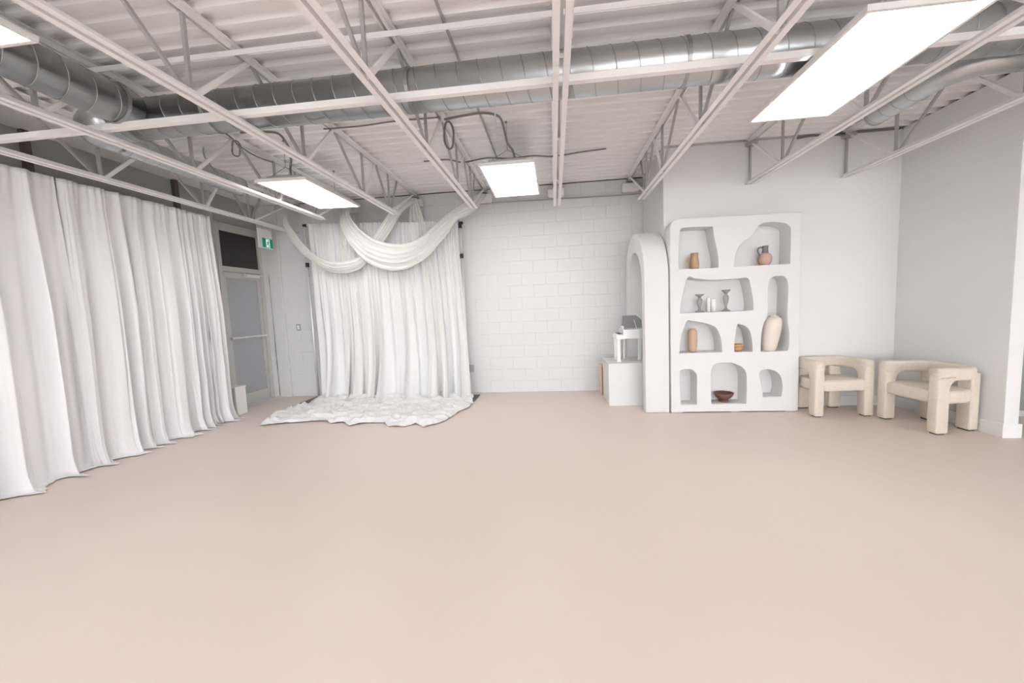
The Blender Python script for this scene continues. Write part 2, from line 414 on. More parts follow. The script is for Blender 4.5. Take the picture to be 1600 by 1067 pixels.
obj('dark_mouth', tube(bmesh.new(), [(0, .72, 0), (0, .73, 0)], .088, 24), M_plastic, t)  # black disc paints the shaded inside of the duct end

# ================================================================== LIGHT PANELS
def panel(label, x, y, z, tilt=0.0, near=True):
    t = thing('ceiling_light', label, 'ceiling light', (x, y, z), 0, 'suspended light panels')
    t.rotation_euler = (0, tilt, 0)
    wx, wy = .302, .606
    bm = bmesh.new(); f = .02
    B(bm, -wx, wx, -wy, -wy + f, 0, .03); B(bm, -wx, wx, wy - f, wy, 0, .03)
    B(bm, -wx, -wx + f, -wy + f, wy - f, 0, .03); B(bm, wx - f, wx, -wy + f, wy - f, 0, .03)
    obj('frame', bm, M_frame, t)
    obj('diffuser', box(-wx + f, wx - f, -wy + f, wy - f, .004, .014), M_lit, t)
    obj('back_tray', box(-wx + .03, wx - .03, -wy + .03, wy - .03, .02, .05), M_tray, t)
    obj('driver_box', box(-.2, .2, -wy + .06, -wy + .2, .05, .075), M_tray, t)
    for s in (-1, 1):
        bm = bmesh.new(); ap = (0, s * .5, .05 + .13)
        tube(bm, [(-.25, s * .5, .05), ap], .0025, 5); tube(bm, [(.25, s * .5, .05), ap], .0025, 5)
        tube(bm, [ap, (0, s * .5, H - z - .002)], .0025, 5)
        tube(bm, [(0, s * .5, H - z - .014), (0, s * .5, H - z)], .012, 8)
        obj('hanging_wire', bm, M_cond, t)
    return t
panel('glowing light panel over the draped backdrop left of centre', -2.93, 4.74, 2.93, .02)
panel('glowing light panel at the centre in front of block wall', -.44, 4.80, 2.93)
panel('biggest glowing light panel at the upper right', 1.887, 2.857, 2.83)
panel('light panel cut off at the top left corner', -2.80, 1.21, 2.855)
for x, y, z_, lb in ((-.44, -.35, 2.93, 'light panel just behind the viewer in the middle bay'), (1.95, -1.3, 2.93, 'light panel behind the biggest one, out of the picture'),
                 (-.44, -4.0, 2.93, 'light panel farthest behind the viewer in the middle bay'), (-2.55, -2.6, 2.855, 'light panel behind the viewer beside the feeder duct'),
                 (1.95, -5.0, 2.93, 'light panel behind the viewer nearest the added windows'), (5.6, 1.2, 2.93, 'light panel in the right bay beyond the stub wall'),
                 (5.6, -2.4, 2.93, 'light panel in the right bay near the added windows')):
    panel(lb, x, y, z_)

# ================================================================== CABLES AND CONDUITS
def cable(name, label, pts, r, material, cat='cable', coil=None):
    bm = tube(bmesh.new(), smooth_path(pts, 6), r, 7)
    if coil:
        (cx, cy, cz), rx, rz, turns = coil
        tube(bm, [(cx + rx * math.cos(a * .35), cy + .01 * math.sin(a), cz + rz * math.sin(a * .35)) for a in range(int(18 * turns))], r * .8, 6)
    return tag(obj(name, bm, material, None, True), label, cat)
cable('flexible_conduit', 'grey flexible conduit with hanging coil feeding the centre light panel',
      [(-1.02, 3.98, 3.33), (-.8, 3.97, 3.345), (-.62, 3.97, 3.35), (-.48, 4.06, 3.34), (-.45, 4.22, 3.27), (-.43, 4.27, 3.17), (-.38, 4.30, 3.10), (-.36, 4.32, 3.0)], .012, M_cond, coil=((-.985, 3.99, 3.18), .05, .13, 2))
cable('flexible_conduit', 'grey flexible conduit dropping onto the left-hand light panel',
      [(-3.1, 3.84, 3.33), (-2.88, 3.87, 3.33), (-2.75, 3.93, 3.32), (-2.76, 4.08, 3.25), (-2.79, 4.15, 3.16), (-2.87, 4.24, 3.08), (-2.89, 4.28, 3.0)], .012, M_cond)
cable('wire_bundle', 'dark wire bundle looped on the joist left of the left-hand light panel',
      [(-3.3, 3.62, 3.34), (-3.27, 3.85, 3.335), (-3.29, 4.05, 3.29), (-3.31, 4.3, 3.28), (-3.33, 4.6, 3.32)], .008, M_cond, coil=((-3.3, 4.0, 3.25), .05, .08, 2))
cable('roof_cable', 'thin grey cable sagging under the deck behind the centre light panel',
      [(-1.62, 5.145, 3.385), (-1.3, 5.14, 3.38), (-1.1, 5.14, 3.33), (-.8, 5.2, 3.38), (-.5, 5.2, 3.35), (-.2, 5.2, 3.36), (.05, 5.22, 3.34), (.4, 5.24, 3.37), (.72, 5.25, 3.39)], .01, M_cond)
cable('roof_cable', 'thin dark cable crossing below the duct left of centre', [(-2.3, 4.0, 3.36), (-1.9, 3.98, 3.345), (-1.5, 3.96, 3.35), (-1.05, 3.95, 3.34)], .008, M_cond)
cable('metal_conduit', 'straight painted conduit under the deck running to the centre light panel', [(-.675, 2.5, 3.388), (-.675, 3.9, 3.388), (-.675, 5.3, 3.388)], .011, M_web, 'conduit')
cable('dangling_string', 'white wavy strip dangling under the duct near centre', [(-.50, 3.9, 3.39), (-.50, 3.9, 3.25), (-.485, 3.9, 3.2), (-.51, 3.9, 3.15), (-.49, 3.9, 3.1), (-.505, 3.9, 3.06)], .006, M_trim, 'string')
cable('roof_cable', 'dark cable run along top of the drywall at right', [(3.05, 5.39, 3.37), (3.2, 5.385, 3.385), (3.45, 5.39, 3.375), (3.8, 5.39, 3.385), (4.2, 5.39, 3.385)], .012, M_cond)
t = thing('wall_conduit', 'thin grey conduit with junction box along top of block wall', 'conduit', (0, D - .02, 3.14))
obj('pipe', tube(bmesh.new(), [(-1.42, 0, .03), (1.45, 0, 0)], .011, 8), M_web, t)
obj('junction_box', rbox(-1.56, -1.44, -.04, .012, -.03, .09, .006), M_frame, t)
obj('drop_pipe', tube(bmesh.new(), [(-1.53, 0, -.3), (-1.53, 0, -.03)], .01, 8), M_web, t)

# ================================================================== EXIT SIGN, SWITCH, OUTLET
t = thing('exit_sign', 'green running-man exit sign hanging over the door', 'exit sign', (-4.75, 6.04, 2.60))
obj('housing', rbox(-.018, .0, 0, .32, 0, .31, .006), M_acry, t)
obj('green_face', box(0, .004, .085, .315, .015, .165), M_green, t)
obj('white_door_mark', box(.004, .006, .165, .245, .022, .155), M_signw, t)
bm = bmesh.new()
X = .0075
def limb(a, b, wd): bar(bm, (X, a[0], a[1]), (X, b[0], b[1]), .002, wd)
limb((.212, .118), (.200, .082), .02); limb((.200, .082), (.222, .056), .011); limb((.222, .056), (.226, .028), .010)
limb((.200, .082), (.186, .062), .011); limb((.186, .062), (.172, .060), .009)
limb((.212, .114), (.228, .098), .008); limb((.210, .114), (.190, .106), .008); limb((.190, .106), (.182, .09), .007)
tube(bm, [(X - .001, .214, .134), (X + .001, .214, .134)], .0095, 12)
obj('running_figure', bm, M_navy, t)
bm = bmesh.new(); B(bm, -.014, -.004, .05, .27, .31, .32); tube(bm, [(-.009, .16, .32), (-.009, .16, H - 2.6)], .007, 8)
obj('hanger', bm, M_frame, t)
t = thing('light_switch', 'grey switch plate with white toggle on block wall left of backdrop', 'switch', (-4.55, D - .006, 1.25))
obj('plate', rbox(-.04, .04, -.012, 0, -.06, .06, .004), M_tray, t); obj('toggle', box(-.018, .018, -.018, -.01, -.035, .035), M_trim, t)
t = thing('wall_outlet', 'small grey outlet low on block wall right of backdrop', 'outlet', (-1.44, D - .006, .43))
obj('plate', rbox(-.04, .04, -.035, 0, -.06, .06, .004), M_tray, t); obj('socket', box(-.02, .02, -.04, -.03, -.04, .04), M_web, t)

# ================================================================== WINDOW CURTAINS
obj_rod = tag(obj('curtain_rod', tube(bmesh.new(), [(-4.765, .3, 2.845), (-4.765, 5.12, 2.845)], .009, 10), M_chrome), 'metal rod carrying the white window curtains', 'curtain rod')
def curtain(label, y0, y1, nf, seed, amp=.05, drift=0.0, gather=1.0, flare=.08):
    rnd = random.Random(seed); bm = bmesh.new()
    nu = max(70, int((y1 - y0) * 170)); nv = 44
    ph = [rnd.uniform(0, 6.28) for _ in range(6)]
    zt = 2.875
    rows = []
    for v in range(nv + 5):
        tv = min(1, v / nv); row = []
        for u in range(nu + 1):
            s = u / nu
            y = y0 + (y1 - y0) * (s + drift * tv * tv * (s - .3)) + (s - .5) * .05 * min(1, tv * 2.4)
            warp = s + .05 * math.sin(2 * PI * s * 1.3 + ph[0]) + .03 * math.sin(2 * PI * s * 2.7 + ph[1]) + .015 * tv * math.sin(5 * tv + ph[4])
            f = math.sin(2 * PI * nf * warp + ph[2])
            f = math.copysign(abs(f) ** .6, f)
            f2 = math.sin(2 * PI * nf * 1.9 * warp + ph[3] + tv * 1.5)
            a = amp * (.28 + .72 * min(1, tv * 2.2))
            hd = math.sin(2 * PI * nf * 4.1 * s + ph[5]) * .006 * max(0, 1 - tv * 8)
            x = -4.72 + a * f + a * .30 * f2 + a * .22 * math.sin(2 * PI * nf * 3.3 * warp + ph[1] + 2 * tv) + hd + (.007 if tv < .05 else 0)
            x += .02 * noise.noise(Vector((s * 6, tv * 3, seed))) * tv
            y += .018 * math.cos(2 * PI * nf * warp + ph[2]) * (.3 + .7 * tv)
            z = zt - (zt - .012) * tv
            if v == 1: z = zt - .05
            if tv > .93:
                k = (tv - .93) / .07
                x += flare * .5 * k * k * (.6 + .5 * f)
            if v > nv:
                e = v - nv
                x += flare * .5 * (.6 + .5 * f) + e * .016 * (1 + .7 * noise.noise(Vector((s * 9, seed, 1))))
                z = .010 + .012 * abs(noise.noise(Vector((s * 14, e * .8, seed)))) * (1 if e < 4 else .3)
            row.append(bm.verts.new((x, y, max(z, .004))))
        rows.append(row)
    for a, b in zip(rows[:-1], rows[1:]):
        for u in range(nu): bm.faces.new([a[u], a[u + 1], b[u + 1], b[u]])
    o = obj('window_curtain', bm, M_cloth, None, True)
    md = o.modifiers.new('thickness', 'SOLIDIFY'); md.thickness = .003
    return tag(o, label, 'curtain', 'white window curtains')
curtain('white curtain panel beside the exit door, tightly gathered', 4.59, 5.09, 5.5, 11, .05, .10, flare=.12)
curtain('white curtain panel second from the exit door', 3.975, 4.60, 2.4, 5, .055, .0)
curtain('white curtain panel third from the exit door', 3.415, 3.935, 2.2, 23, .055)
curtain('white curtain panel at the left picture edge', 2.62, 3.388, 2.6, 31, .06, flare=.10)
curtain('white curtain panel mostly beyond the left picture edge', 1.85, 2.61, 3.2, 47, .055)
curtain('white curtain panel near the viewer, out of the picture', 1.05, 1.84, 3.2, 53, .055)
curtain('white curtain panel closest to the viewer, out of the picture', .35, 1.04, 3.0, 61, .055)
t = thing('white_box', 'small white upright box between curtain end and exit door', 'box', (-4.86, 5.38, 0))
obj('body', rbox(-.1, .1, -.1, .1, 0, .42, .01), M_trim, t); obj('lid', rbox(-.104, .104, -.104, .104, .40, .43, .006), M_trim, t)

# ================================================================== DRAPED BACKDROP
YD = 6.30
t = thing('backdrop_stand', 'chrome telescopic backdrop stand holding the white drapes', 'stand', (0, YD, 0))
for x, sgn in ((-4.13, 1), (-1.46, 1)):
    ztop = 2.98 if x < -2 else 2.85
    p = obj('pole', tube(bmesh.new(), [(x, 0.03, .01), (x, 0.03, 2.32)], .02, 14), M_chrome, t, True)
    obj('inner_pole', tube(bmesh.new(), [(x, 0.03, 2.3), (x, 0.03, ztop)], .013, 12), M_chrome, p, True)
    obj('collar', tube(bmesh.new(), [(x, .03, 2.27), (x, .03, 2.34)], .03, 14), M_plastic, p)
    if x > -2: obj('collar', tube(bmesh.new(), [(x, .03, 2.75), (x, .03, 2.82)], .028, 14), M_plastic, p)
    obj('clamp', rbox(x - .02, x + .05, .01, .05, ztop - .04, ztop, .006), M_plastic, p)
    obj('base_plate', rbox(x - .12, x + .17, -.33, .2, .002, .012, .003) if x < -2 else rbox(x - .2, x + .18, -.38, .08, .002, .012, .003), M_plate, t)
obj('crossbar', tube(bmesh.new(), [(-4.13, .03, 2.96), (-1.46, .03, 2.83)], .015, 10), M_chrome, t)
def drape(label, x0, x1, nf, seed, material, amp=.05, flare=.25, xb0=None, xb1=None, yoff=0.0, lift=0.0):
    rnd = random.Random(seed); bm = bmesh.new(); nu = int((x1 - x0) * 220); nv = 60; rows = []
    ph = [rnd.uniform(0, 6.28) for _ in range(8)]
    xb0 = x0 if xb0 is None else xb0; xb1 = x1 if xb1 is None else xb1
    for v in range(nv + 1):
        tv = v / nv; row = []
        e = max(0, (tv - .55) / .45); e = e * e
        for u in range(nu + 1):
            s = u / nu
            xt = x0 + (x1 - x0) * s; xb = xb0 + (xb1 - xb0) * s
            ztop = 2.97 - .13 * (xt + 4.17) / 2.71
            x = xt + (xb - xt) * tv ** 1.6
            wsp = s + .03 * math.sin(2 * PI * s * 1.7 + ph[0]) + .02 * tv * math.sin(2 * PI * s * .9 + ph[5] + tv)
            fine = math.sin(2 * PI * nf * 2.4 * wsp + ph[1]); wide = math.sin(2 * PI * nf * wsp + ph[2]); vw = math.sin(2 * PI * nf * .42 * wsp + ph[3])
            k = min(1, tv * 1.6)
            y = YD + yoff - .06 - amp * (.5 * fine * (1 - .75 * k) + (.25 + .75 * k) * (.55 * wide + .5 * vw))
            y += .01 * noise.noise(Vector((s * 9, tv * 4, seed)))
            y -= flare * e * (.75 + .35 * vw)
            x += .02 * math.cos(2 * PI * nf * wsp + ph[2]) * k
            z = ztop - (ztop - .02 - lift) * tv
            row.append(bm.verts.new((x, y, z)))
        rows.append(row)
    for a, b in zip(rows[:-1], rows[1:]):
        for u in range(nu): bm.faces.new([a[u], a[u + 1], b[u + 1], b[u]])
    return tag(obj('backdrop_drape', bm, material, None, True), label, 'drape', 'backdrop drapes')
drape('plain white drape at the left side of the backdrop', -4.02, -3.42, 3.6, 3, M_white_dr, .055, .28, -3.94, -3.42)
drape('creamy sheer drape left of the backdrop middle', -3.46, -2.90, 5.0, 8, M_ivory_dr, .045, .25, -3.47, -2.84, -.005)
drape('wide white drape in the middle of the backdrop', -2.92, -2.08, 4.6, 15, M_white_dr, .055, .42, -2.86, -1.98)
drape('narrow creamy sheer drape right of the backdrop middle', -2.12, -1.84, 3.0, 22, M_ivory_dr, .04, .32, -2.02, -1.72, -.01)
drape('plain white drape at the right side of the backdrop', -1.88, -1.47, 3.6, 29, M_white_dr, .05, .30, -1.78, -1.36)

# cloth pooled on the floor
front = [(-4.12, 5.62), (-4.10, 5.34), (-4.12, 5.08), (-3.97, 4.74), (-3.86, 4.78), (-3.6, 4.86), (-3.35, 4.90), (-3.15, 4.93), (-3.0, 4.80), (-2.86, 4.86), (-2.68, 4.70), (-2.5, 4.82), (-2.3, 4.84), (-2.12, 4.66), (-1.92, 4.66), (-1.82, 4.76), (-1.66, 4.62), (-1.58, 4.72), (-1.48, 4.86), (-1.38, 5.25), (-1.27, 5.60)]
bm = bmesh.new(); NU, NV = 230, 90; rows = []
for v in range(NV + 1):
    tv = v / NV; row = []
    for u in range(NU + 1):
        s = u / NU
        fx, fy = [interp([(a, b, 0) for a, b in front], s)[i] for i in (0, 1)]
        bx = -4.05 + 2.70 * s; by = 6.22
        x = bx + (fx - bx) * tv; y = by + (fy - by) * tv
        n1 = 1 - abs(noise.noise(Vector((x * 3.1, y * 6.5, 2.0)))) * 2
        n2 = 1 - abs(noise.noise(Vector((x * 8.0 + 3 * y, y * 11, 5.0)))) * 2
        n3 = noise.noise(Vector((x * 20, y * 24, 9.0)))
        edge = min(1, (1 - tv) * 12, s * 16, (1 - s) * 16)
        z = .006 + (.012 + .055 * max(0, n1) ** 2 + .030 * max(0, n2) ** 2 + .008 * n3) * (.25 + .75 * edge) + .05 * max(0, 1 - tv * 2.2)
        x += .025 * noise.noise(Vector((x * 7, y * 7, 30))); y += .03 * noise.noise(Vector((x * 8, y * 8, 40)))
        row.append(bm.verts.new((x, y, max(.004, z))))
    rows.append(row)
for a, b in zip(rows[:-1], rows[1:]):
    for u in range(NU): bm.faces.new([a[u], a[u + 1], b[u + 1], b[u]])
tag(obj('fabric_train', bm, M_white_dr, None, True), 'crumpled white fabric pooled on floor below the backdrop', 'fabric')

# swags
def swag(label, upc, loc_, seed, yb=6.14, npl=4, bulge=.06, ends=(6.45, 6.45)):
    bm = bmesh.new(); NT, NS = 90, 34; rows = []
    up_ = smooth_path([(a, 0, b) for a, b in upc], 4); lo_ = smooth_path([(a, 0, b) for a, b in loc_], 4)
    for i in range(NT + 1):
        tt = i / NT; U = interp(up_, tt); L = interp(lo_, tt); row = []
        wdt = (U - L).length
        endk = max(0, 1 - tt / .12) ** 2, max(0, 1 - (1 - tt) / .12) ** 2
        ye = yb + (ends[0] - yb) * endk[0] + (ends[1] - yb) * endk[1]
        for k in range(NS + 1):
            s = k / NS
            sw = s + .03 * math.sin(6 * s + seed + 3 * tt)
            p = U.lerp(L, s)
            fold = math.sin(2 * PI * npl * sw + seed + .8 * math.sin(3 * tt))
            y = ye - bulge * math.sin(PI * min(1, s * .85 + .1)) - .022 * fold * (.5 + min(1, wdt / .25)) - .006 * math.sin(2 * PI * npl * 2.3 * sw + 2 * seed)
            row.append(bm.verts.new((p.x, y, p.z + .004 * fold)))
        row.append(bm.verts.new((L.x, ye + .02, L.z + .03)))
        rows.append(row)
    for a, b in zip(rows[:-1], rows[1:]):
        for u in range(len(a) - 1): bm.faces.new([a[u], a[u + 1], b[u + 1], b[u]])
    return tag(obj('fabric_swag', bm, M_swag, None, True), label, 'swag', 'fabric swags')
swag('cream chiffon swag draped across left half of the backdrop, behind the other swag',
     [(-4.36, 3.27), (-4.243, 2.976), (-4.122, 2.782), (-3.988, 2.587), (-3.837, 2.438), (-3.657, 2.334), (-3.472, 2.295), (-3.284, 2.302), (-3.096, 2.345), (-2.95, 2.46), (-2.803, 2.649), (-2.653, 2.839), (-2.486, 3.054), (-2.27, 3.26)],
     [(-4.44, 3.24), (-4.305, 2.863), (-4.199, 2.646), (-4.062, 2.474), (-3.968, 2.386), (-3.850, 2.298), (-3.731, 2.209), (-3.550, 2.123), (-3.363, 2.102), (-3.175, 2.127), (-3.046, 2.185), (-2.85, 2.36), (-2.625, 2.596), (-2.459, 2.813), (-2.308, 3.042), (-2.19, 3.24)], 1.0, 6.12)
swag('cream chiffon swag draped across right half of the backdrop, on top',
     [(-3.26, 3.25), (-3.16, 3.02), (-3.078, 2.866), (-2.966, 2.74), (-2.748, 2.59), (-2.450, 2.507), (-2.225, 2.508), (-2.073, 2.549), (-1.920, 2.638), (-1.765, 2.755), (-1.612, 2.870), (-1.477, 2.958), (-1.26, 3.08), (-1.10, 3.28)],
     [(-3.40, 3.24), (-3.33, 2.90), (-3.25, 2.66), (-3.139, 2.468), (-2.998, 2.308), (-2.852, 2.206), (-2.674, 2.132), (-2.479, 2.093), (-2.282, 2.111), (-2.097, 2.181), (-1.912, 2.284), (-1.739, 2.459), (-1.630, 2.564), (-1.536, 2.671), (-1.43, 2.80), (-1.25, 2.87), (-1.10, 2.98), (-1.02, 3.26)], 2.3, 6.05, 5, .08)
bm = bmesh.new(); rows = []
for v in range(13):
    tv = v / 12; row = []
    for u in range(41):
        s = u / 40
        x = -2.24 + (s - .45) * (.10 + .17 * tv ** .8); y = 6.42 - .02 * math.sin(2 * PI * 4 * s) * (.4 + tv) - .03 * tv
        row.append(bm.verts.new((x + .03 * tv, y, 3.30 - .42 * tv)))
    rows.append(row)
for a, b in zip(rows[:-1], rows[1:]):
    for u in range(40): bm.faces.new([a[u], a[u + 1], b[u + 1], b[u]])
tag(obj('fabric_tail', bm, M_swag, None, True), 'gathered cream fabric tail tied at the joist end above the backdrop', 'fabric')

# ================================================================== NICHE SHELF
N = {'A': [(1.566, 1.827), (1.561, 2.051), (1.568, 2.226), (1.585, 2.312), (1.631, 2.332), (1.767, 2.332), (1.946, 2.327), (1.963, 2.317), (1.975, 2.224), (1.997, 2.119), (2.020, 2.001), (2.032, 1.919), (2.030, 1.826)],
     'B': [(2.211, 1.828), (2.222, 1.921), (2.249, 2.023), (2.304, 2.112), (2.402, 2.169), (2.457, 2.252), (2.500, 2.306), (2.565, 2.334), (2.684, 2.334), (2.793, 2.310), (2.847, 2.267), (2.859, 2.227), (2.860, 2.034), (2.857, 1.828)],
     'C': [(1.574, 1.280), (1.587, 1.421), (1.628, 1.586), (1.674, 1.727), (1.766, 1.704), (1.936, 1.681), (2.106, 1.676), (2.252, 1.680), (2.369, 1.682), (2.403, 1.608), (2.426, 1.490), (2.444, 1.360), (2.440, 1.280)],
     'D': [(2.537, 0.765), (2.539, 0.900), (2.549, 1.027), (2.572, 1.127), (2.606, 1.201), (2.610, 1.412), (2.611, 1.563), (2.629, 1.644), (2.672, 1.682), (2.738, 1.687), (2.793, 1.676), (2.826, 1.634), (2.841, 1.552), (2.840, 1.343), (2.839, 1.191), (2.849, 1.091), (2.864, 0.990), (2.862, 0.826), (2.843, 0.765)],
     'E': [(1.566, 0.772), (1.573, 0.880), (1.592, 0.996), (1.623, 1.098), (1.660, 1.181), (1.722, 1.176), (1.832, 1.155), (1.930, 1.126), (2.003, 1.084), (2.045, 1.006), (2.070, 0.903), (2.080, 0.772)],
     'F': [(2.225, 0.766), (2.226, 0.898), (2.239, 0.999), (2.262, 1.111), (2.286, 1.115), (2.352, 1.091), (2.400, 1.038), (2.425, 0.955), (2.438, 0.852), (2.439, 0.766)],
     'G': [(1.582, 0.105), (1.570, 0.316), (1.568, 0.527), (1.596, 0.559), (1.658, 0.567), (1.721, 0.556), (1.764, 0.509), (1.776, 0.443), (1.776, 0.105)],
     'H': [(1.954, 0.110), (1.947, 0.308), (1.945, 0.505), (1.961, 0.570), (2.004, 0.621), (2.077, 0.638), (2.163, 0.638), (2.248, 0.614), (2.321, 0.573), (2.363, 0.508), (2.374, 0.404), (2.373, 0.110)],
     'I': [(2.570, 0.193), (2.559, 0.296), (2.533, 0.413), (2.520, 0.478), (2.538, 0.523), (2.585, 0.541), (2.645, 0.537), (2.717, 0.512), (2.765, 0.459), (2.790, 0.382), (2.798, 0.291), (2.784, 0.193)]}
OUT = [(1.459, .012), (2.983, .012), (2.972, 2.433), (1.56, 2.443), (1.52, 2.435), (1.475, 2.395), (1.459, 2.33)]
def slab(outlines, y0, y1, bev=.006):
    """extruded filled outline with holes (x,z) between y0 and y1"""
    cu = bpy.data.curves.new('tmp', 'CURVE'); cu.dimensions = '2D'; cu.fill_mode = 'BOTH'
    for pts in outlines:
        sp = cu.splines.new('POLY'); sp.points.add(len(pts) - 1); sp.use_cyclic_u = True
        for p, (x, z) in zip(sp.points, pts): p.co = (x, z, 0, 1)
    cu.extrude = (y1 - y0) / 2 - bev; cu.bevel_depth = bev; cu.bevel_resolution = 2; cu.offset = -bev
    o = bpy.data.objects.new('tmp', cu); C.objects.link(o)
    bpy.context.view_layer.update()
    dg = bpy.context.evaluated_depsgraph_get()
    me = bpy.data.meshes.new_from_object(o.evaluated_get(dg))
    bpy.data.objects.remove(o)
    me.transform(Matrix.Rotation(PI / 2, 4, 'X')); me.transform(Matrix.Translation((0, (y0 + y1) / 2, 0)))
    bm = bmesh.new(); bm.from_mesh(me); bmesh.ops.remove_doubles(bm, verts=bm.verts, dist=.0005)
    return bm
def soft(pts):
    """round an outline but keep its flat floor (first and last point)"""
    return [(p.x, p.z) for p in smooth_path([(a, 0, b) for a, b in pts], 4)]
sh = thing('niche_shelf', 'tall white plaster display shelf with rounded niches', 'shelf', (0, 0, 0))
obj('front_slab', slab([OUT] + [soft(v) for v in N.values()], 5.14, 5.388), M_plaster, sh)
obj('back_panel', box(1.462, 2.98, 5.384, 5.405, .012, 2.42), M_plaster, sh)
bm = bmesh.new(); B(bm, 1.47, 1.60, 5.16, 5.36, 0, .014); B(bm, 2.2, 2.3, 5.16, 5.36, 0, .014); B(bm, 2.85, 2.97, 5.16, 5.36, 0, .014)
obj('foot_strip', bm, M_plaster, sh)

# pottery
M_tan = mat('tan_clay', (0.50, 0.33, 0.18), 0.6, var=.2, vscale=18)
M_terra = mat('pink_clay', (0.60, 0.40, 0.34), 0.75, var=.12, vscale=15)
M_greyc = mat('grey_clay', (0.22, 0.19, 0.18), 0.7, var=.15, vscale=15)
M_sand = mat('sand_clay', (0.60, 0.43, 0.30), 0.7, var=.1, vscale=14)
M_cream = mat('cream_clay', (0.82, 0.74, 0.66), 0.8, bump=.15, bscale=60, var=.05, vscale=20)
M_bowl = mat('dark_walnut', (0.16, 0.075, 0.05), 0.4, var=.3, vscale=14)
M_gold = mat('amber_wood', (0.52, 0.31, 0.15), 0.4, var=.25, vscale=20)
M_gglass = mat('smoked_glass', (0.45, 0.44, 0.45), 0.12, trans=.35)
YO = 5.25
def hollow(prof, th=.006):
    inner = [(max(r - th, 0.0), z) for r, z in prof[1:]][::-1]
    return [(0, prof[0][1])] + prof + inner + [(0, inner[-1][1])]
t = thing('clay_pitcher', 'small tan clay pitcher in the top left niche', 'pitcher', (1.785, YO, 1.829))
obj('body', lathe(hollow([(.048, 0), (.053, .03), (.054, .08), (.047, .13), (.044, .16), (.047, .2)])), M_tan, t, True)
tubeo('handle', [(-.045, 0, .15), (-.075, 0, .125), (-.078, 0, .09), (-.05, 0, .05)], .008, M_tan, t)
t = thing('clay_jug', 'round pink clay jug with grey neck in the top right niche', 'jug', (2.625, YO, 1.830))
obj('body', lathe(hollow([(.045, 0), (.065, .03), (.077, .075), (.076, .105), (.062, .135), (.034, .155)])), M_terra, t, True)
obj('neck', lathe(hollow([(.036, .15), (.033, .18), (.031, .21), (.035, .24)])), M_greyc, t, True)
tubeo('handle', [(-.03, 0, .215), (-.06, 0, .225), (-.083, 0, .2), (-.08, 0, .16), (-.062, 0, .13)], .010, M_greyc, t)
def candlestick(label, x, hgt):
    k = hgt / .27
    t = thing('candlestick', label, 'candlestick', (x, YO, 1.282), 0, 'glass candlesticks')
    obj('base', lathe([(0, 0), (.052, 0), (.052, .008), (.03, .018), (.016, .035), (.012, .055), (0, .055)]), M_gglass, t, True)
    obj('stem', lathe([(0, .05), (.012, .05), (.016, .08 * k), (.028, .12 * k), (.034, .16 * k), (.030, .19 * k), (.016, .215 * k), (.012, .225 * k), (0, .225 * k)]), M_gglass, t, True)
    obj('cup', lathe([(0, .22 * k), (.014, .22 * k), (.024, .235 * k), (.052, .262 * k), (.052, .27 * k), (0, .268 * k)]), M_gglass, t, True)
candlestick('shorter grey glass candlestick in the wide niche', 1.846, .228)
candlestick('taller grey glass candlestick in the wide niche', 2.165, .27)
t = thing('pillar_candle', 'slimmer white pillar candle between the glass candlesticks', 'candle', (1.955, YO, 1.282))
obj('wax', lathe([(0, 0), (.022, 0), (.022, .176), (.018, .18), (0, .175)]), M_trim, t, True); obj('wick', tube(bmesh.new(), [(0, 0, .175), (0, 0, .19)], .0015, 5), M_plastic, t)
t = thing('pillar_candle', 'thicker white pillar candle beside the taller glass candlestick', 'candle', (2.015, YO, 1.282))
obj('wax', lathe([(0, 0), (.030, 0), (.030, .156), (.026, .16), (0, .155)]), M_trim, t, True); obj('wick', tube(bmesh.new(), [(0, 0, .155), (0, 0, .17)], .0015, 5), M_plastic, t)
t = thing('clay_vase', 'slim sand-coloured clay vase in the left lower niche', 'vase', (1.76, YO, .774))
obj('body', lathe(hollow([(.048, 0), (.052, .06), (.057, .15), (.058, .23), (.052, .275), (.04, .29)])), M_sand, t, True)
obj('rim', lathe(hollow([(.04, .288), (.036, .296), (.037, .305)], .005)), M_sand, t, True)
t = thing('wooden_pot', 'small amber wooden bowl in the narrow middle niche', 'bowl', (2.30, YO, .768))
obj('body', lathe(hollow([(.055, 0), (.072, .02), (.074, .045), (.066, .07)])), M_gold, t, True); obj('rim', lathe(hollow([(.066, .068), (.068, .078), (.068, .09)], .005)), M_gold, t, True)
t = thing('cream_vase', 'large cream clay vase in the tall right niche', 'vase', (2.675, 5.24, .767))
obj('body', lathe(hollow([(.075, 0), (.084, .06), (.097, .16), (.105, .26), (.103, .34), (.088, .395), (.06, .42)]), lean=(.13, 0)), M_cream, t, True)
obj('rim', lathe(hollow([(.06, .418), (.048, .428), (.05, .438)], .006), lean=(.13, 0)), M_cream, t, True)
t = thing('walnut_bowl', 'dark brown footed wooden bowl in the bottom middle niche', 'bowl', (2.147, 5.262, .112))
obj('foot', lathe([(0, 0), (.055, 0), (.056, .015), (.048, .03), (0, .03)]), M_bowl, t, True)
obj('bowl', lathe([(0, .025), (.05, .028), (.09, .06), (.112, .09), (.121, .118), (.115, .12), (.1, .08), (.05, .045), (0, .04)]), M_bowl, t, True)

